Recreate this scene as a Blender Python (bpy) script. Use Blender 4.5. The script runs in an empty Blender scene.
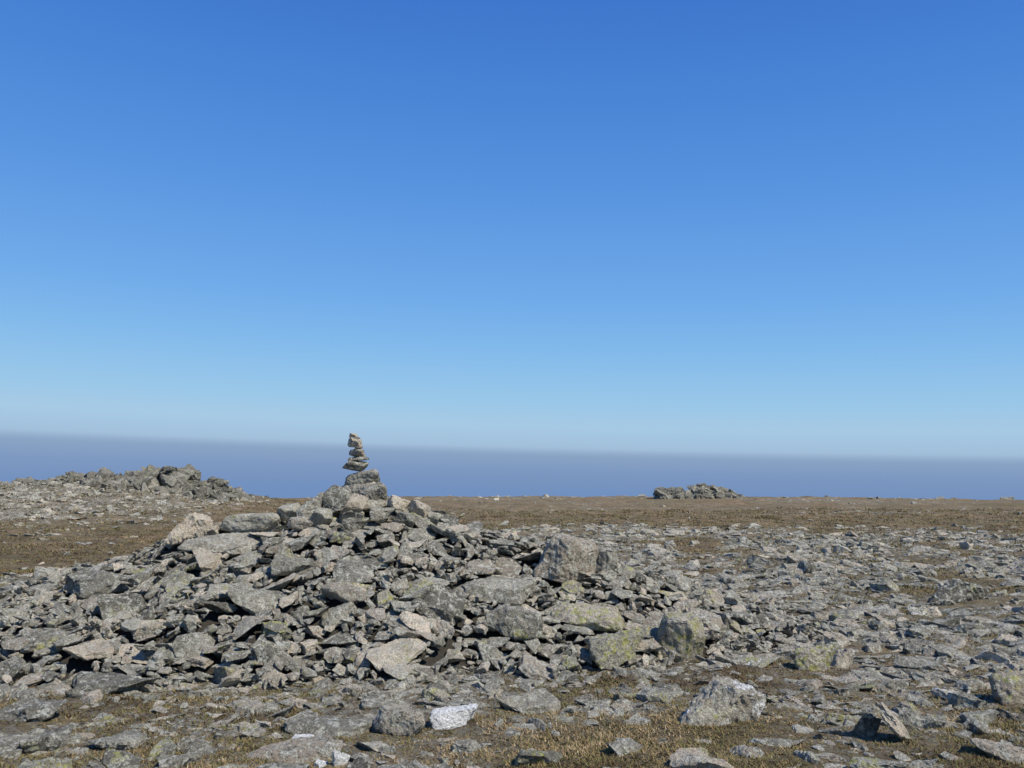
import bpy, bmesh, math, random
import numpy as np
from mathutils import Vector, Matrix, noise, Euler
random.seed(11); np.random.seed(11)
scene=bpy.context.scene
col=scene.collection
NZ=noise.noise
CAMH=1.6; F=900.0; PITCH=math.atan(96/900)

# ------------------------------------------------------------------ terrain
RX=[-7.6,-6.6,-5.7,-5,-4.1,-3.5,-2.85,-2.35,-2.1,-1.85,-1.5,-1.2,-.9,-.47,.2,.7,1.0,1.4,2.1,2.75,3.6]
RZ=[0,.14,.28,.56,.84,1.03,1.14,1.27,1.36,1.45,1.45,1.36,1.26,1.12,.95,.88,.80,.6,.34,.15,0]
WX=[-7.6,-3.7,-1.7,.5,1.1,2.8,3.6]; WF=[2.4,3.2,2.8,2.45,2.3,1.4,.9]
def pile(x,y):
    if x<=-7.6 or x>=3.6 or y<6 or y>13: return 0.0
    r=float(np.interp(x,RX,RZ))
    w=float(np.interp(x,WX,WF)) if y<10 else 2.8
    t=abs(y-10)/(w*(1+.10*NZ((x*1.7,y*.4,8.8))))
    if t>=1: return 0.0
    v=r*(1-t)**1.0
    return max(0.0,v+(0.06*NZ((x*1.1,y*1.1,3.3))+.04*NZ((x*3,y*3,1.3)))*min(1,v*4))
def base_ground(x,y):
    r=math.hypot(x,y)
    z=0.05*NZ((x*.45,y*.45,0))+0.03*NZ((x*1.6,y*1.6,5))+0.018*NZ((x*5,y*5,9))
    k2=min(1,max(0,(r-7.5)/4))
    z+=k2*(.09*NZ((x*1.1,y*1.1,15))+.05*abs(NZ((x*2.7,y*2.7,15))))
    k=min(1,max(0,(r-18)/30))
    z+=k*(0.22*NZ((x*.06,y*.06,2))+0.10*NZ((x*.22,y*.22,7))+0.06*NZ((x*.7,y*.7,7))+.04*NZ((x*1.9,y*1.9,7)))
    z+=1.55*math.exp(-((x+18)/7.5)**2-((y-42)/9.5)**2)
    z+=0.9*math.exp(-((x+31)/8.0)**2-((y-43)/10)**2)
    if r>85: z-= 0.12*(r-85)**2/((r-85)+40)
    return z
CORE=.11
def ground(x,y):
    p=pile(x,y)
    return base_ground(x,y)+max(0,p-CORE)
def density(x,y):
    r=math.hypot(x,y)
    if pile(x,y)>.16: return 0
    n=NZ((x*.35,y*.35,11))*.9+NZ((x*1.3,y*1.3,4))*.8
    if y<8.2:
        b=.50+.7*n
        if pile(x,y+.35)>.05: b+=.6
    elif r<27: b=.66+1.25*n
    elif r<33: b=.65*(33-r)/6+.6*n
    else: b=.03+.6*max(0,NZ((x*.06,y*.2,4)))+.22*n
    if x<-8 and y>11:
        b=.0+.18*n+ (.4 if y<14 else 0)
        hill=math.exp(-((y-37.5)/7)**2)*min(1,max(0,(-10.5-x)/6))
        b+=hill*(1.35+.8*n)
    return b

def new_mesh_obj(name,V,Fc,mat,tone=None,smooth=False,extra=None):
    me=bpy.data.meshes.new(name)
    V=np.asarray(V,dtype=np.float32); Fc=np.asarray(Fc,dtype=np.int32)
    n=Fc.shape[1]
    me.vertices.add(len(V)); me.vertices.foreach_set('co',V.ravel())
    me.loops.add(Fc.size); me.loops.foreach_set('vertex_index',Fc.ravel())
    me.polygons.add(len(Fc)); me.polygons.foreach_set('loop_start',np.arange(0,Fc.size,n,dtype=np.int32))
    me.polygons.foreach_set('loop_total',np.full(len(Fc),n,dtype=np.int32))
    me.update(calc_edges=True)
    if tone is not None:
        a=me.attributes.new('tone','FLOAT','POINT'); a.data.foreach_set('value',np.asarray(tone,dtype=np.float32))
    if extra is not None:
        a=me.attributes.new('stony','FLOAT','POINT'); a.data.foreach_set('value',np.asarray(extra,dtype=np.float32))
    me.polygons.foreach_set('use_smooth',np.full(len(Fc),smooth))
    me.materials.append(mat)
    ob=bpy.data.objects.new(name,me); col.objects.link(ob)
    return ob

# ------------------------------------------------------------------ materials
class NT:
    def __init__(s,mat):
        mat.use_nodes=True; s.t=mat.node_tree; s.n=s.t.nodes; s.n.clear()
    def new(s,ty,**kw):
        n=s.n.new(ty)
        for k,v in kw.items(): setattr(n,k,v)
        return n
    def link(s,a,b): s.t.links.new(a,b)
    def val(s,sock,v):
        if hasattr(v,'is_output') : s.link(v,sock)
        else: sock.default_value=v
    def noise(s,vec,scale,detail=4,rough=.55,dist=0):
        n=s.new('ShaderNodeTexNoise'); s.link(vec,n.inputs['Vector'])
        n.inputs['Scale'].default_value=scale; n.inputs['Detail'].default_value=detail
        n.inputs['Roughness'].default_value=rough; n.inputs['Distortion'].default_value=dist
        return n.outputs['Fac']
    def mr(s,v,a,b,c=0.,d=1.):
        n=s.new('ShaderNodeMapRange'); s.val(n.inputs[0],v)
        for i,q in enumerate((a,b,c,d)): n.inputs[i+1].default_value=q
        return n.outputs[0]
    def math(s,op,a,b=0.):
        n=s.new('ShaderNodeMath',operation=op); s.val(n.inputs[0],a); s.val(n.inputs[1],b); return n.outputs[0]
    def mix(s,f,a,b,bt='MIX'):
        n=s.new('ShaderNodeMix',data_type='RGBA',blend_type=bt)
        s.val(n.inputs[0],f)
        for i,q in ((6,a),(7,b)):
            if isinstance(q,tuple): q=(q[0],q[1],q[2],1)
            s.val(n.inputs[i],q)
        return n.outputs[2]
    def scale(s,c,f):
        vm=s.new('ShaderNodeVectorMath',operation='SCALE'); s.link(c,vm.inputs[0]); s.val(vm.inputs['Scale'],f); return vm.outputs[0]
    def finish(s,colr,bump,rough=.9,strength=.6,dist=.02):
        b=s.new('ShaderNodeBsdfPrincipled'); o=s.new('ShaderNodeOutputMaterial')
        s.val(b.inputs['Base Color'],colr); b.inputs['Roughness'].default_value=rough
        b.inputs['Specular IOR Level'].default_value=.25
        if bump is not None:
            m=s.new('ShaderNodeBump'); m.inputs['Strength'].default_value=strength; m.inputs['Distance'].default_value=dist
            s.link(bump,m.inputs['Height']); s.link(m.outputs[0],b.inputs['Normal'])
        s.link(b.outputs[0],o.inputs[0])

def stone_mat(name,src,white=0.0,yellow=0.0,dark=1.0,tan=0.0,stain=.85,lich=.8):
    m=bpy.data.materials.new(name); t=NT(m)
    if src=='obj': tone=t.new('ShaderNodeObjectInfo').outputs['Random']
    else: tone=t.new('ShaderNodeAttribute',attribute_name='tone').outputs['Fac']
    geo=t.new('ShaderNodeNewGeometry')
    off=t.new('ShaderNodeVectorMath',operation='MULTIPLY_ADD')
    cx=t.new('ShaderNodeCombineXYZ')
    for i in range(3): t.link(tone,cx.inputs[i])
    t.link(cx.outputs[0],off.inputs[0]); off.inputs[1].default_value=(37,61,23); t.link(geo.outputs['Position'],off.inputs[2])
    P=off.outputs[0]
    c=t.mix(t.mr(t.noise(P,3.5,5),.35,.65),(.265*dark,.247*dark,.19*dark),(.51*dark,.472*dark,.37*dark))
    tn2=t.math('FRACT',t.math('MULTIPLY',tone,17.3))
    c=t.mix(t.mr(tn2,.60-tan,1.0-tan,0,.8),c,(.66,.55,.41))
    c=t.scale(c,t.mr(tone,0,1,.56,1.22))
    c=t.mix(t.mr(t.noise(P,7,9,.78),.49,.59,0,stain),c,(.09,.083,.06))
    c=t.mix(t.mr(t.noise(P,14,8,.82,.5),.505,.565,0,lich),c,(.66,.645,.53))
    c=t.mix(t.math('MULTIPLY',t.mr(t.noise(P,2.6,3),.60-yellow,.68-yellow),t.mr(t.noise(P,14,7,.75),.51,.57,0,.85)),c,(.42,.40,.11))
    if white>0:
        c=t.mix(t.mr(t.noise(P,6,7,.75),.66-white,.71-white,0,.92),c,(.90,.89,.84))
    c=t.mix(t.mr(t.noise(P,30,7,.8),.54,.63,0,stain),c,(.05,.044,.033))
    c=t.scale(c,t.mr(t.noise(P,80,5,.7),.3,.7,.5,1.46))
    h=t.math('ADD',t.noise(P,18,9,.77),t.math('MULTIPLY',t.noise(P,90,4,.7),.35))
    t.finish(c,h,.92,1.0,.05)
    return m
M_obj=stone_mat('lichened_stone','obj'); M_stuff=stone_mat('lichened_rubble','attr',tan=.08)
M_white=stone_mat('quartz_stone','obj',white=.32,tan=.1,stain=.25); M_patch=stone_mat('white_patched_stone','obj',white=.12,stain=.6,dark=1.15); M_yel=stone_mat('yellow_lichen_stone','obj',yellow=.24)
M_dark=stone_mat('dark_stone','obj',dark=.6); M_tan=stone_mat('tan_stone','obj',tan=.5,stain=.5)
M_pale=stone_mat('pale_warm_stone','obj',dark=1.25,tan=.3,stain=.35,lich=.5)
M_crag=stone_mat('crag_stone','attr',dark=.62,lich=.3,tan=-.3); M_smooth=stone_mat('pale_smooth_stone','obj',stain=.55,tan=.12,lich=.7,dark=1.05)

mg=bpy.data.materials.new('moor_turf'); t=NT(mg)
P=t.new('ShaderNodeNewGeometry').outputs['Position']
rub=t.new('ShaderNodeAttribute',attribute_name='tone').outputs['Fac']
sto=t.new('ShaderNodeAttribute',attribute_name='stony').outputs['Fac']
c=t.mix(t.mr(t.noise(P,.9,6),.35,.65),(.195,.132,.062),(.34,.237,.12))
c=t.mix(t.mr(t.noise(P,.22,6,.65),.44,.6,0,.65),c,(.18,.155,.066))
c=t.mix(t.mr(t.noise(P,1.1,8,.75),.5,.58,0,.6),c,(.12,.086,.043))
c=t.mix(t.mr(t.noise(P,3,7,.75),.5,.6,0,.65),c,(.095,.071,.036))
c=t.mix(t.mr(t.noise(P,9,7,.75),.5,.6,0,.75),c,(.065,.049,.028))
gr=t.mr(t.noise(P,11,7,.8),.45,.54,0,.85)
c=t.mix(t.math('MULTIPLY',gr,sto),c,(.33,.315,.255))
c=t.mix(t.mr(t.noise(P,24,6,.7),.58,.66,0,.6),c,(.40,.375,.30))
c=t.mix(rub,c,(.085,.075,.057))
c=t.scale(c,t.mr(t.noise(P,60,5,.75),.3,.7,.5,1.5))
t.finish(c,t.math('ADD',t.noise(P,7,9,.78),t.math('MULTIPLY',t.noise(P,60,5,.8),.3)),.95,1.0,.1)

mgr=bpy.data.materials.new('dry_grass'); t=NT(mgr)
tone=t.new('ShaderNodeAttribute',attribute_name='tone').outputs['Fac']
r=t.new('ShaderNodeValToRGB'); t.link(tone,r.inputs[0]); e=r.color_ramp.elements
e[0].position=0; e[0].color=(.065,.043,.02,1); e[1].position=1; e[1].color=(.43,.34,.20,1)
for p_,c_ in ((.25,(.155,.098,.043,1)),(.42,(.125,.13,.04,1)),(.55,(.19,.16,.058,1)),(.68,(.235,.155,.07,1)),(.86,(.31,.22,.11,1))):
    x=e.new(p_); x.color=c_
t.finish(r.outputs[0],None,.8)

# ------------------------------------------------------------------ ground sheet
rad=list(np.linspace(.4,4,16))+list(np.arange(4.05,16,.065))
r=rad[-1]
while r<110: r*=1.016; rad.append(r)
while r<5000: r*=1.12; rad.append(r)
ang=list(np.radians(np.arange(-46,46.01,.23)))+list(np.radians(np.arange(49,312,4.)))
nr,na=len(rad),len(ang)
V=np.zeros((nr*na,3)); T=np.zeros(nr*na); ST=np.zeros(nr*na); k=0
for r in rad:
    for a in ang:
        x=r*math.sin(a); y=r*math.cos(a)
        p=pile(x,y); V[k]=(x,y,base_ground(x,y)+max(0,p-CORE)); T[k]=min(1,p*8)
        if 4<r<90 and y>0: ST[k]=min(1,max(0,density(x,y)*1.3))
        k+=1
i=np.arange(nr-1)[:,None]*na; j=np.arange(na)[None,:]; j2=(j+1)%na
Q=np.stack([i+j,i+na+j,i+na+j2,i+j2],-1).reshape(-1,4)[:, ::-1]
g=new_mesh_obj('ground',V,Q,mg,T,True,ST)
g['kind']='structure'; g['label']='brown stony moorland ground with dry turf'; g['category']='ground'

# ------------------------------------------------------------------ rock templates
def gen_rock(seed,ax,ay,az,nside=6,maxlen=.07,rough=1.,chips=5,wedge=0.,bev=.010):
    rd=random.Random(seed); pl=[]
    for s in (1,-1):
        n=Vector((rd.uniform(-.2,.2)+(wedge if s>0 else 0),rd.uniform(-.2,.2),s)).normalized(); pl.append((n,rd.uniform(.8,1)))
    a0=rd.random()*6.28
    for q in range(nside):
        a=a0+(q+rd.uniform(-.42,.42))*6.2832/nside
        n=Vector((math.cos(a),math.sin(a),rd.uniform(-.5,.5))).normalized(); pl.append((n,rd.uniform(.6,1)))
    for q in range(chips):
        n=Vector((rd.gauss(0,1),rd.gauss(0,1),rd.gauss(0,1))).normalized(); pl.append((n,rd.uniform(.8,1.15)))
    N=np.array([p[0] for p in pl]); D=np.array([p[1] for p in pl]); pts=[]
    m=len(pl)
    for a in range(m):
        for b in range(a+1,m):
            for c_ in range(b+1,m):
                A=N[[a,b,c_]]
                if abs(np.linalg.det(A))<.05: continue
                p=np.linalg.solve(A,D[[a,b,c_]])
                if (N@p<=D+1e-6).all() and np.abs(p).max()<2: pts.append(p)
    bm=bmesh.new()
    P_=np.array(pts)*np.array([ax,ay,az])
    for p in P_: bm.verts.new(p)
    bmesh.ops.remove_doubles(bm,verts=bm.verts,dist=.012)
    bmesh.ops.convex_hull(bm,input=bm.verts)
    kill=[v for v in bm.verts if not v.link_faces]
    bmesh.ops.delete(bm,geom=kill,context='VERTS')
    bmesh.ops.dissolve_limit(bm,angle_limit=.06,verts=bm.verts,edges=bm.edges)
    bmesh.ops.bevel(bm,geom=list(bm.edges),offset=bev,segments=1 if bev<.03 else 3,affect='EDGES',clamp_overlap=True)
    bmesh.ops.triangulate(bm,faces=bm.faces)
    for _ in range(7):
        L=[e for e in bm.edges if e.calc_length()>maxlen]
        if not L: break
        bmesh.ops.subdivide_edges(bm,edges=L,cuts=1); bmesh.ops.triangulate(bm,faces=[f for f in bm.faces if len(f.verts)>3])
    bm.normal_update(); so=seed*3.7
    for v in bm.verts:
        p=v.co; side=1-abs(v.normal.z)
        d=.03*NZ((p.x*2.4+so,p.y*2.4,p.z*2.4))+.028*NZ((p.x*6+so,p.y*6,p.z*6))+.026*NZ((p.x*15+so,p.y*15,p.z*15))
        st=NZ((p.x*1.8+so,p.y*1.8,p.z*4)); d+=.05*(math.floor(st*5)/5)
        if az<.2: d+=side*.05*NZ((p.x*1.5+so,p.y*1.5,p.z*22))
        v.co=p+v.normal*d*rough*min(1.0,az/.12)
    bmesh.ops.recalc_face_normals(bm,faces=bm.faces)
    bm.verts.ensure_lookup_table()
    V=np.array([v.co[:] for v in bm.verts]); Fc=np.array([[v.index for v in f.verts] for f in bm.faces])
    bm.free()
    c=(V.max(0)+V.min(0))/2; V=V-c
    s=V[:,0].max()-V[:,0].min(); V/=s
    return V,Fc
TPL=[];LOW=[];MID=[]
specs=[('slab',.5,.34,.08)]*7+[('slab',.5,.32,.12)]*7+[('block',.5,.38,.21)]*6+[('shard',.5,.22,.11)]*5
for i,(k_,a,b,h) in enumerate(specs):
    rr=random.Random(i+50)
    b*=rr.uniform(.75,1.2); h*=rr.uniform(.75,1.3); ns=rr.choice([4,4,5,5,6])
    TPL.append(gen_rock(i+1,a,b,h,ns,.056)); MID.append(gen_rock(i+1,a,b,h,ns,.15)); LOW.append(gen_rock(i+1,a,b,h,ns,.4,.8,3))
NT_=len(TPL); NS=14
TPL.append(gen_rock(71,.5,.36,.20,5,.03,.9,5,.45))   # 25 wedge
TPL.append(gen_rock(72,.5,.36,.22,5,.035,1.,6,-.35))  # 26 wedge
TPL.append(gen_rock(74,.5,.42,.34,5,.035,.8,7,.15))  # 27 angular block
TPL.append(gen_rock(81,.5,.42,.36,6,.05,.7,10,.1,.05))  # 28 rounded boulder
TPL.append(gen_rock(83,.5,.40,.30,6,.05,.7,10,-.1,.05))  # 29 rounded boulder
TPL.append(gen_rock(85,.5,.40,.15,6,.06,.5,8,0,.05))  # 30 smooth flat stone
TPL.append(gen_rock(88,.5,.38,.20,6,.06,.5,8,0,.05))  # 31 smooth flat stone
TM={}
def tpl_mesh(i,mat):
    key=(i,mat.name)
    if key not in TM:
        V,Fc=TPL[i]; o=new_mesh_obj('stone',V,Fc,mat); TM[key]=o.data; bpy.data.objects.remove(o)
    return TM[key]
def rot_to(normal,yaw,tx=0,ty=0):
    q=Vector((0,0,1)).rotation_difference(Vector(normal).normalized())
    return (q.to_matrix()@Euler((tx,ty,yaw)).to_matrix())
def add_stone(name,i,M3,loc,mat,label,cat,group):
    ob=bpy.data.objects.new(name,tpl_mesh(i,mat))
    ob.matrix_world=Matrix.Translation(loc)@Matrix([list(map(float,r_)) for r_ in M3]).to_4x4()
    col.objects.link(ob); ob['label']=label; ob['category']=cat; ob['group']=group
    return ob
def sized(ti,w,d,h,yaw,tx,ty):
    V=TPL[ti][0]; ex=V.max(0)-V.min(0)
    return V,np.array(Matrix.Rotation(yaw,3,'Z')@Euler((tx,ty,0)).to_matrix())@np.diag([w/ex[0],d/ex[1],h/ex[2]])

# ------------------------------------------------------------------ dry-stone pile by dropping stones on a height map
RES=.03; GX0,GY0=-8.2,5.4; NX,NY=430,290
H=np.zeros((NX,NY)); TG=np.zeros((NX,NY)); ID=-np.ones((NX,NY),int)
for a in range(NX):
    for b in range(NY):
        x=GX0+a*RES; y=GY0+b*RES; bg=base_ground(x,y); p=pile(x,y)
        H[a,b]=bg+max(0,p-CORE); TG[a,b]=bg+p if p>.015 else -9
recs=[]
def drop(V,M3,x,y,pct=75,cap=.05):
    W=V@np.asarray(M3).T
    ix=((W[:,0]+x-GX0)/RES).astype(int); iy=((W[:,1]+y-GY0)/RES).astype(int)
    if ix.min()<0 or iy.min()<0 or ix.max()>=NX or iy.max()>=NY: return None
    x0,y0=ix.min(),iy.min(); w,h=ix.max()-x0+1,iy.max()-y0+1
    bot=np.full((w,h),np.inf); top=np.full((w,h),-np.inf)
    np.minimum.at(bot,(ix-x0,iy-y0),W[:,2]); np.maximum.at(top,(ix-x0,iy-y0),W[:,2])
    m=np.isfinite(bot); sub=H[x0:x0+w,y0:y0+h]; tg=TG[x0:x0+w,y0:y0+h]
    z=np.percentile((sub-bot)[m],pct)
    mm=m&(tg>-5)
    if mm.sum()>2: z=min(z,np.percentile((tg-top)[mm],50)+cap)
    up=m&(top+z>sub); sub[up]=(top+z)[up]; ID[x0:x0+w,y0:y0+h][up]=len(recs)
    return z
cand_x,cand_y=np.where(TG>-5)
def fill(n,offset,smin,smax,power,cap,nc=28,tilt=.22,slabby=.3):
    for q in range(n):
        k=np.random.randint(0,len(cand_x),nc)
        d=(TG[cand_x[k],cand_y[k]]-offset)-H[cand_x[k],cand_y[k]]
        if d.max()<0.0: continue
        b=k[d.argmax()]; cx,cy=cand_x[b],cand_y[b]
        x=GX0+cx*RES; y=GY0+cy*RES
        s=smin+(smax-smin)*random.random()**power
        ti=random.randrange(NT_)
        if (s>.42 or random.random()<slabby) and ti>=NS: ti=random.randrange(NS)
        e_=4
        gx=(TG[min(cx+e_,NX-1),cy]-TG[cx-e_,cy])/(2*e_*RES); gy=(TG[cx,min(cy+e_,NY-1)]-TG[cx,cy-e_])/(2*e_*RES)
        gx=max(-.7,min(.7,gx)); gy=max(-.7,min(.7,gy)); f=random.uniform(.1,1.15)
        R=np.array(rot_to((-gx*f,-gy*f,1),random.uniform(0,6.28),random.gauss(0,tilt),random.gauss(0,tilt)))
        M3=R@np.diag([s,s*random.uniform(.8,1.2),s*random.uniform(.8,1.35)])
        z=drop(TPL[ti][0],M3,x,y,cap=cap+random.uniform(-.045,.035))
        if z is None: continue
        recs.append([ti,M3,(x,y,z),s,None,None])
fill(300,.06,.22,.55,1.5,-.01)
heroes=[
 (-3.45,9.72,.52,.36,.32,.2,.1,.0,25,M_pale,'pale wedge-shaped stone lying on the cairn shoulder',.22),
 (-2.8,9.75,.68,.4,.26,.1,-.05,.05,29,M_smooth,'long grey boulder on the upper edge of the cairn',.16),
 (-2.97,9.4,.85,.42,.13,.15,.35,.1,2,M_smooth,'long flat grey slab sloping across the cairn',.08),
 (.56,9.3,.72,.5,.52,.15,.1,.05,27,M_dark,'big dark angular block near the cairn crest',.29),
 (1.0,9.6,.3,.26,.32,.5,0,.1,28,M_pale,'pale brownish stone beside the dark block',.16),
 (-.66,8.25,.5,.5,.2,.5,.8,.1,10,M_dark,'brown slab leaning steeply on the cairn face',.18),
 (.72,8.42,.7,.42,.18,.1,.3,.05,3,M_yel,'broad flat rock with yellow-green lichen',.12),
 (.87,7.96,.6,.4,.36,.5,.1,.1,26,M_yel,'grey block with pale lichen at the cairn foot',.18),
 (1.51,8.3,.52,.45,.5,.8,.1,-.1,28,M_yel,'angular boulder covered in yellow-green lichen',.26),
 (-.94,7.6,.55,.35,.13,.3,.3,-.15,4,M_pale,'pale tan slab lying on the lower cairn',.13),
 (-3.0,7.0,.7,.35,.11,.05,.1,0,1,M_dark,'dark thin slab at the foot of the cairn',.08),
 (-3.98,8.8,.75,.4,.24,-.1,.25,.05,9,M_smooth,'large grey slab on the cairn flank',.14),
 (-.12,8.72,.75,.4,.18,.1,.35,0,5,M_obj,'wide grey slab sloping down the cairn face',.1),
 (.03,8.2,.55,.4,.28,-.3,.25,0,11,M_obj,'thick grey stone in the cairn face',.14),
 (-2.08,8.8,.5,.36,.2,.4,.4,.1,12,M_smooth,'rough grey slab in the cairn face',.1),
 (-3.87,7.7,.5,.36,.2,-.3,.2,0,6,M_obj,'flat grey slab low on the cairn',.1),
 (-2.29,8.17,.5,.36,.18,.3,.35,.1,6,M_obj,'grey slab tipped down the cairn face',.1),
 (-1.49,8.25,.4,.3,.18,-.5,.35,.2,13,M_pale,'pale slab in the middle of the cairn face',.1),
 (-3.4,7.4,.38,.3,.12,.5,.25,.1,8,M_pale,'pale slab low on the cairn',.1),
 (-3.5,8.3,.5,.4,.2,.5,.3,.1,4,M_dark,'dark rough slab in the cairn flank',.1),
 (1.9,8.9,.5,.4,.22,.2,.2,.1,9,M_obj,'grey slab on the low tail of the cairn',.1),
 (2.4,9.4,.5,.35,.2,-.4,.2,.1,13,M_dark,'dark slab on the low tail of the cairn',.1),
]
for (X,Y,w,d,h,yaw,tx,ty,ti,mat,lab,cap) in heroes:
    V,M3=sized(ti,w,d,h,yaw,tx,ty)
    z=drop(V,M3,X,Y,97,cap)
    recs.append([ti,M3,(X,Y,z),99,mat,lab])
fill(1500,.02,.11,.36,2.0,.04)
fill(5000,-.02,.04,.15,1.2,.04,60,.4,.1)
summit=[(-1.88,9.74,1.39,.31,.22,.34,.3,.15,.7,29,M_smooth),(-1.48,9.76,1.43,.28,.22,.27,.5,.25,-.5,29,M_smooth),
 (-2.16,9.76,1.31,.36,.26,.22,.3,.3,-.45,26,M_smooth),(-1.24,9.80,1.35,.28,.22,.2,.9,.2,.5,26,M_pale),(-1.0,9.85,1.28,.28,.22,.17,.2,.1,.35,28,M_tan),
 (-1.7,9.98,1.43,.48,.38,.34,.1,0,0,29,M_obj),(-1.67,9.60,1.34,.30,.22,.20,.2,.5,0,31,M_pale),(-2.40,9.82,1.26,.30,.24,.17,.3,.1,-.3,28,M_smooth),
 (-1.38,9.56,1.26,.26,.2,.17,.4,.4,.2,26,M_obj),(-1.98,9.52,1.22,.28,.22,.17,.8,.4,-.1,28,M_smooth),(-1.62,9.38,1.16,.28,.22,.16,.2,.4,.1,26,M_obj),
 (-1.12,9.6,1.18,.26,.2,.16,.7,.3,.2,28,M_obj),(-2.2,9.5,1.14,.26,.2,.16,.5,.3,0,29,M_tan)]
for (X,Y,z,w,d,h,yaw,tx,ty,ti,mat) in summit:
    V,M3=sized(ti,w,d,h,yaw,tx,ty)
    add_stone('cairn_stone',ti,M3,(X,Y,z),mat,'pale leaning boulder at the summit of the cairn','stone','stones piled in the cairn')
stack=[(-1.65,.40,.30,.20,.15,29,M_pale,-.12),(-1.72,.28,.22,.12,.1,31,M_smooth,.12),(-1.69,.25,.19,.055,.3,30,M_dark,-.08),(-1.72,.20,.17,.095,-.3,29,M_smooth,.08),
 (-1.70,.12,.11,.045,.5,31,M_dark,0),(-1.73,.17,.14,.105,.2,28,M_tan,.05),(-1.735,.13,.11,.03,.7,30,M_dark,-.05),(-1.75,.10,.09,.055,.2,28,M_pale,0)]
ztop=1.51
for (X,w,d,h,yaw,ti,mat,ty) in stack:
    V,M3=sized(ti,w,d,h,yaw,0,ty)
    hh=(V@M3.T)[:,2]; e_=hh.max()-hh.min()
    add_stone('cairn_stone',ti,M3,(X,9.95,ztop+e_/2-.006),mat,'small flat stone balanced in the stack crowning the cairn','stone','stones piled in the cairn')
    ztop+=e_-.017
cnt=np.bincount(ID[ID>=0].ravel(),minlength=len(recs)).astype(float)
for i,rc in enumerate(recs):
    cnt[i]*= (1.0 if rc[2][1]<10.3 else .1)*(1 if rc[2][0]/rc[2][1]>-.58 else .1)/rc[2][1]
    if rc[4] is not None: cnt[i]+=1e6
order=np.argsort(-cnt); top=set(order[:278].tolist())
def push(V,Fc,M3,loc,tone,buf):
    W=V@np.asarray(M3).T+np.array(loc); buf[0].append(W); buf[1].append(Fc+buf[3]); buf[2].append(np.full(len(V),tone)); buf[3]+=len(V)
buf=[[],[],[],0]
names={0:'flat grey lichened slab piled in the cairn',1:'blocky grey stone piled in the cairn',2:'narrow grey stone piled in the cairn'}
for i,(ti,M3,loc,s,mat,lab) in enumerate(recs):
    if i in top:
        kd=0 if ti<NS else 1 if ti<20 else 2
        rn=random.random()
        mt=mat or (M_obj if rn<.56 else M_tan if rn<.66 else M_smooth if rn<.8 else M_pale if rn<.88 else M_dark if rn<.96 else M_yel)
        if mat is None and loc[0]>.2 and random.random()<.3: mt=M_yel
        add_stone('cairn_stone',ti,M3,loc,mt,lab or names[kd],'stone','stones piled in the cairn')
    elif cnt[i]>0: push(*(MID if s>.1 else LOW)[ti],M3,loc,random.random(),buf)
rb=new_mesh_obj('cairn_rubble',np.vstack(buf[0]),np.vstack(buf[1]),M_stuff,np.concatenate(buf[2]))
rb['kind']='stuff'; rb['label']='smaller grey rubble filling gaps in the cairn'; rb['category']='rubble'

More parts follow.
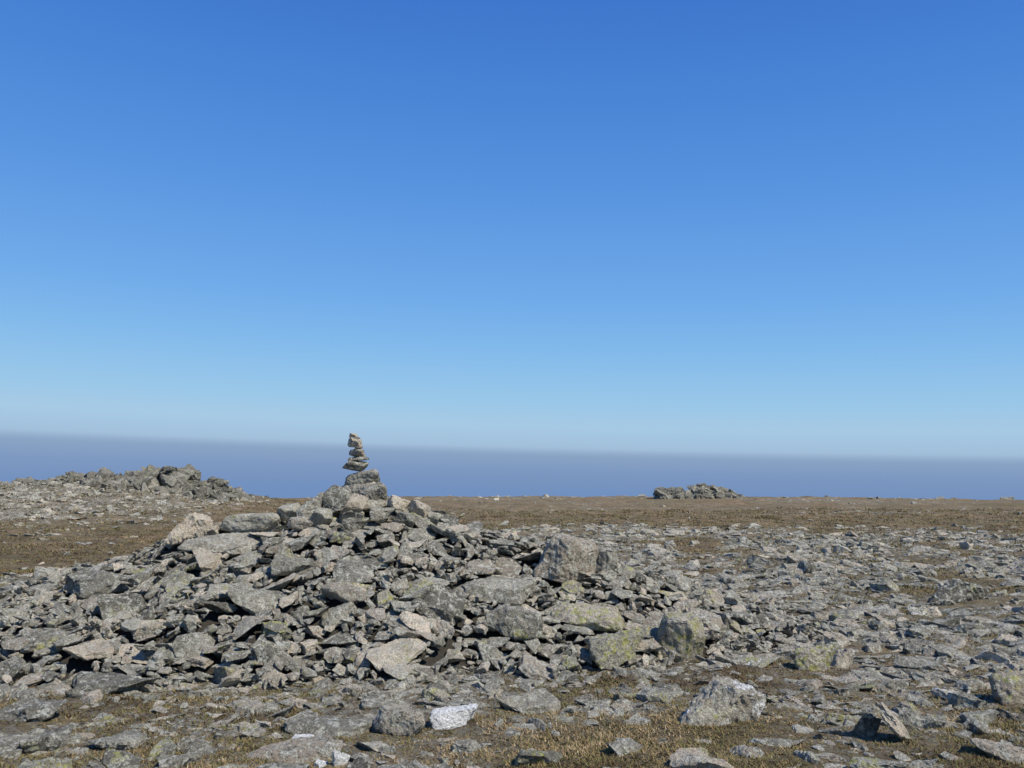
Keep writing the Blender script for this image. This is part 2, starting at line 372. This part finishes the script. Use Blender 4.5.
# ------------------------------------------------------------------ scattered rocks
sc=[]
def scatter(n,y0,y1,smin,smax,pw,half=.68):
    c_=0;tr=0
    while c_<n and tr<n*8:
        tr+=1
        y=math.sqrt(random.uniform(y0*y0,y1*y1)); x=random.uniform(-half,half)*y
        if random.random()>density(x,y): continue
        s=smin+(smax-smin)*random.random()**pw
        sc.append((x,y,s)); c_+=1
scatter(7000,3.9,8.4,.016,.34,4.4)
scatter(13500,8,17,.03,.48,4.6)
scatter(12500,16,32,.055,.55,4.4)
scatter(2300,31,90,.10,.42,3)
for q in range(7500):
    x=random.uniform(-36,-9); y=random.gauss(36.5,5)
    if random.random()<density(x,y)+.05: sc.append((x,y,(.08+.5*random.random()**2.8)))
for q in range(170):
    y=random.uniform(74,90); sc.append((random.uniform(-.6,.62)*y,y,random.uniform(.25,.95)))
key=[ (1.35,6.21,.68,.42,.29,.1,.05,.05,25,M_patch,'wedge of pale rock with white lichen on turf'),
 (2.36,5.72,.42,.22,.07,.25,.35,.8,9,M_smooth,'thin slab leaning upright out of the turf'),
 (2.22,5.85,.16,.12,.16,.2,.1,.3,16,M_dark,'small dark stone beside a leaning slab'),
 (-.39,6.13,.32,.25,.15,.2,.05,.1,26,M_white,'bright white quartz stone half buried in turf'),
 (-.72,5.95,.30,.26,.19,.3,.1,.2,29,M_obj,'rounded grey boulder standing in the turf'),
 (-1.3,5.5,.62,.32,.10,.1,.05,0,2,M_dark,'long dark slab lying on the turf'),
 (-1.17,5.95,.6,.3,.08,.1,.1,.05,5,M_obj,'flat grey slab with pale lichen'),
 (-1.28,5.72,.16,.12,.05,.1,.1,.05,3,M_white,'small white quartz piece on the turf'),
 (-1.08,5.3,.09,.08,.04,.1,.1,.05,9,M_white,'small white quartz piece on the turf'),
 (.1,6.6,.48,.36,.12,.1,.15,.1,8,M_smooth,'low grey rock half buried in turf'),
 (-1.25,5.07,.3,.22,.10,.1,.15,.1,26,M_obj,'grey stone half buried in turf'),
 (-.26,5.54,.2,.15,.07,.4,0,0,9,M_obj,'small grey stone half buried in turf'),
 (2.58,7.9,.40,.30,.27,.1,.1,.1,26,M_yel,'boulder with yellow-green lichen in the turf'),
 (2.85,8.05,.28,.22,.16,.6,.1,.1,25,M_pale,'pale tan rock beside a lichened boulder'),
 (3.75,6.86,.52,.4,.30,.1,.1,.1,26,M_yel,'large lichened boulder in the turf'),
 (5.77,12,.9,.5,.28,.1,.1,.1,25,M_dark,'dark jagged rock on the stony ground'),
 (3.54,8,.4,.28,.09,.1,.1,.1,3,M_smooth,'flat grey rock on the stony ground'),
 (3.33,6.92,.34,.2,.06,.1,.1,.1,1,M_patch,'flat stone with white patches in turf'),
 (-.98,5.3,.12,.04,.09,.6,.2,.4,6,M_white,'small thin pale slab stuck upright in the turf'),
 (-2.37,5.65,.36,.25,.10,.5,.1,0,7,M_obj,'low grey rock half buried in turf'),
 (-3.25,6.2,.5,.35,.12,.2,.1,0,10,M_obj,'low grey slab half buried in turf'),
 (-2.58,5.14,.3,.2,.10,.9,.1,0,11,M_yel,'low lichened rock half buried in turf'),
 (-1.9,5.3,.26,.2,.08,.9,.1,0,12,M_obj,'low lichened rock half buried in turf'),
 (.66,5.5,.26,.2,.07,.5,0,0,4,M_obj,'small flat stone in the turf'),
 (1.62,5.65,.35,.15,.05,.2,0,0,1,M_obj,'thin grey slab lying in the turf'),
 (.17,5.33,.34,.24,.09,.2,0,.1,13,M_yel,'lichened grey stone lying in the turf'),
 (1.09,5.24,.40,.26,.09,-.4,0,.1,12,M_smooth,'flat grey stone lying in the turf'),
 (2.82,5.37,.34,.24,.09,-.4,0,.1,6,M_obj,'flat grey stone lying in the turf'),
 (2.0,5.1,.3,.22,.09,-.4,0,.1,26,M_yel,'low lichened rock half buried in turf'),
 (3.1,6.2,.3,.22,.10,.4,0,.1,26,M_obj,'low grey rock half buried in turf'),
 (3.18,9,.36,.24,.14,.1,.1,.1,9,M_tan,'pale tan stone at the edge of the stony ground'),
 (43.6,80,1.4,.9,.45,.1,.1,.1,26,M_dark,'lone dark rock on the moorland skyline')]
kp=[]
for (X,Y,w,d,h,yaw,tx,ty,ti,mat,lab) in key:
    kp.append((X,Y,w))
    V,M3=sized(ti,w,d,h*1.2,yaw,tx,ty)
    z=(V@M3.T)[:,2]; zz=ground(X,Y)-z.min()-.2*(z.max()-z.min())-.01
    add_stone('rock',ti,M3,(X,Y,zz),mat,lab,'rock','rocks scattered on the moorland')
sc=[s for s in sc if all(math.hypot(s[0]-k_[0],s[1]-k_[1])>.5*(k_[2]+s[2])*.9 for k_ in kp)]
sc.sort(key=lambda s:-s[2]/s[1]*(1 if abs(s[0])/s[1]<.56 and s[1]>5.1 else .01))
buf=[[],[],[],0]
for i,(x,y,s) in enumerate(sc):
    ti=random.randrange(NT_)
    if ti>=NS and random.random()<(.55 if y<8.4 else .2): ti=random.randrange(NS)
    M3=np.array(rot_to((random.gauss(0,.2),random.gauss(0,.2),1),random.uniform(0,6.28)))@np.diag([s,s*random.uniform(.7,1.1),s*random.uniform(.8,1.6)])
    V,Fc=TPL[ti] if i<230 else MID[ti] if s/y>.013 else LOW[ti]
    z=(V@M3.T)[:,2]; hz=z.max()-z.min()
    zz=ground(x,y)-z.min()-hz*random.uniform(.5,.85)
    if i<230:
        rn=random.random(); mt=M_obj if rn<.66 else M_smooth if rn<.76 else M_yel if rn<.86 else M_patch if rn<.91 else M_dark
        add_stone('rock',ti,M3,(x,y,zz),mt,'grey lichened rock half buried in brown turf','rock','rocks scattered on the moorland')
    else: push(V,Fc,M3,(x,y,zz),random.random()*(1 if y<8.4 else .75),buf)
rb=new_mesh_obj('stony_scree',np.vstack(buf[0]),np.vstack(buf[1]),M_stuff,np.concatenate(buf[2]))
rb['kind']='stuff'; rb['label']='loose grey stones strewn over the moorland turf'; rb['category']='stones'

# ------------------------------------------------------------------ outcrops
def outcrop(label,Y,prof,n,smin,smax,depth,seed,up=.6,var=.7,thick=2.2):
    rd=random.Random(seed); buf=[[],[],[],0]
    xs=[p[0] for p in prof]; hs=[p[1] for p in prof]
    for q in range(n):
        x=rd.uniform(xs[0],xs[-1]); y=Y+rd.uniform(-depth,depth*.6)
        top_=float(np.interp(x,xs,hs)); g0=base_ground(x,y)
        fr=1-.75*max(0,(Y-y)/depth)**1.1
        top_=g0+max(.03,(top_-g0))*fr*rd.uniform(var,1.08)
        s=rd.uniform(smin,smax)*(.5+.5*fr); ti=rd.choice(list(range(NS))+list(range(20,25)))
        R=Euler((rd.gauss(0,.25),rd.gauss(0,.2)+(rd.choice([1.1,-.9]) if rd.random()<up else 0),rd.gauss(.3,.6))).to_matrix()
        M3=np.array(R)@np.diag([s,s,s*thick]); V,Fc=MID[ti]; z=(V@M3.T)[:,2]
        z0=top_-z.max()
        tn=rd.random()
        while True:
            push(V,Fc,M3,(x,y,z0),tn,buf)
            if z0+z.min()<g0+.03: break
            z0-=s*.35; x+=rd.gauss(0,.05)
    W=np.vstack(buf[0]); c=np.array([W[:,0].mean(),W[:,1].mean(),W[:,2].min()])
    o=new_mesh_obj('rock_outcrop',W-c,np.vstack(buf[1]),M_crag,np.concatenate(buf[2])); o.location=c
    o['label']=label; o['category']='rock outcrop'; return o
outcrop('long jagged grey rock outcrop cresting a stony rise',40,[(-21.4,1.3),(-20.2,1.6),(-19.3,2.05),(-18.7,1.5),(-18.1,2.2),(-17.5,1.65),(-17,2.05),(-16.1,2.26),(-15.4,2.1),(-14.6,2.28),(-14.2,1.7),(-13.8,1.4),(-13.2,1.75),(-12.6,1.3),(-12.0,.9)],330,.45,1.5,2.2,1,.7,.6,2.0)
outcrop('low broken rocks at the end of a stony rise',42,[(-33,1.6),(-29,1.5),(-27,1.35),(-24.8,1.75),(-23.7,1.4),(-23,1.8),(-22,1.55),(-21.4,1.3)],150,.4,1.3,1.5,2,.6,.7,1.9)
outcrop('low dark craggy rock outcrop on the moorland skyline',76,[(12.3,.4),(12.5,1.0),(13.2,1.14),(13.9,1.0),(14.5,.72),(15.1,.85),(15.6,1.34),(16.3,1.26),(17.0,1.28),(17.8,1.16),(18.4,.8),(19.0,.4)],110,.8,1.8,1.,9,.2,.8,2.2)

# ------------------------------------------------------------------ grass
nt=82000
u=np.random.rand(nt); yy=4.3*(48/4.3)**(u**1.35); xx=(np.random.rand(nt)*2-1)*.64*yy
BV=[];BT=[]
for x,y in zip(xx,yy):
    if pile(x,y)>.06: continue
    n=NZ((x*.8,y*.8,20))+.6*NZ((x*3,y*3,20))
    if random.random()>.76+.9*n: continue
    q=max(1,y/9)
    z=ground(x,y); hgt=random.uniform(.004,.018)*(1+.9*n)*q**.8; base=random.random()*.4+.25+.5*NZ((x*.6,y*.6,33))+.35*NZ((x*2.6,y*2.6,33))
    k=8
    a=np.random.rand(k)*6.283; rr=np.random.rand(k)*.06*q; bx=x+rr*np.cos(a); by=y+rr*np.sin(a)
    a2=np.random.rand(k)*6.283; ln=(.008+np.random.rand(k)*.035)*q**.7; wd=.0016+.0005*y
    hh=hgt*(.4+np.random.rand(k))
    p=np.empty((k,3,3)); dx,dy=np.cos(a2)*wd,np.sin(a2)*wd
    p[:,0]=np.c_[bx-dy,by+dx,np.full(k,z-.003)]; p[:,1]=np.c_[bx+dy,by-dx,np.full(k,z-.003)]
    p[:,2]=np.c_[bx+np.cos(a2)*ln,by+np.sin(a2)*ln,z+hh]
    BV.append(p.reshape(-1,3)); BT.append(np.repeat(np.clip(base+np.random.randn(k)*.15,0,1),3))
BV=np.vstack(BV); BF=np.arange(len(BV)).reshape(-1,3)
go=new_mesh_obj('dry_grass',BV,BF,mgr,np.concatenate(BT)); go['kind']='stuff'; go['label']='short dry brown moorland grass between the stones'; go['category']='grass'

# ------------------------------------------------------------------ sky, sun, camera
w=bpy.data.worlds.new('World'); scene.world=w; w.use_nodes=True; nt_=w.node_tree; nt_.nodes.clear()
class WN(NT):
    def __init__(s,tree): s.t=tree; s.n=tree.nodes
t=WN(nt_)
EL,AZ=math.radians(48),math.radians(130)
sky=t.new('ShaderNodeTexSky'); sky.sky_type='NISHITA'; sky.sun_disc=False; sky.sun_elevation=EL; sky.sun_rotation=AZ
tc=t.new('ShaderNodeTexCoord'); sep=t.new('ShaderNodeSeparateXYZ'); t.link(tc.outputs['Generated'],sep.inputs[0])
z=t.math('ADD',sep.outputs['Z'],t.math('MULTIPLY',sep.outputs['X'],.026))
f=t.mr(z,-.05,.55)
r=t.new('ShaderNodeValToRGB'); t.link(f,r.inputs[0]); cr=r.color_ramp
def lin(c): return tuple(((v/255)/12.92 if v/255<.04045 else ((v/255+.055)/1.055)**2.4) for v in c)+(1,)
stops=[(-.05,(110,142,192)),(-.014,(113,145,193)),(.010,(123,152,195)),(.028,(136,163,199)),(.032,(147,174,207)),(.037,(162,192,221)),(.060,(167,203,231)),(.0886,(153,200,235)),(.144,(130,187,238)),(.198,(112,172,236)),(.303,(89,150,227)),(.40,(73,134,217)),(.488,(61,120,207)),(.55,(57,113,201))]
cr.elements[0].position=0; cr.elements[0].color=lin(stops[0][1])
cr.elements[1].position=1; cr.elements[1].color=lin(stops[-1][1])
for p,c in stops[1:-1]:
    e=cr.elements.new((p+.05)/.6); e.color=lin(c)
bg1=t.new('ShaderNodeBackground'); t.link(sky.outputs[0],bg1.inputs[0]); bg1.inputs[1].default_value=.08
bg2=t.new('ShaderNodeBackground'); t.link(r.outputs[0],bg2.inputs[0]); bg2.inputs[1].default_value=1
ms=t.new('ShaderNodeMixShader'); ms.inputs[0].default_value=.94; t.link(bg1.outputs[0],ms.inputs[1]); t.link(bg2.outputs[0],ms.inputs[2])
o=t.new('ShaderNodeOutputWorld'); t.link(ms.outputs[0],o.inputs[0])

sl=bpy.data.lights.new('sun','SUN'); sl.energy=5.0; sl.angle=math.radians(.5); sl.color=(1,.95,.86)
so=bpy.data.objects.new('sun',sl); col.objects.link(so)
s=Vector((math.cos(EL)*math.sin(AZ),math.cos(EL)*math.cos(AZ),math.sin(EL)))
so.rotation_mode='QUATERNION'; so.rotation_quaternion=(-s).to_track_quat('-Z','Y')
cam=bpy.data.cameras.new('camera'); co=bpy.data.objects.new('camera',cam); col.objects.link(co)
cam.sensor_width=36; cam.lens=F/1024*36; cam.clip_end=20000; cam.clip_start=.05
co.location=(0,0,CAMH); co.rotation_euler=(math.pi/2+PITCH,0,0)
scene.camera=co
scene.view_settings.view_transform='Standard'; scene.view_settings.look='None'; scene.view_settings.exposure=0
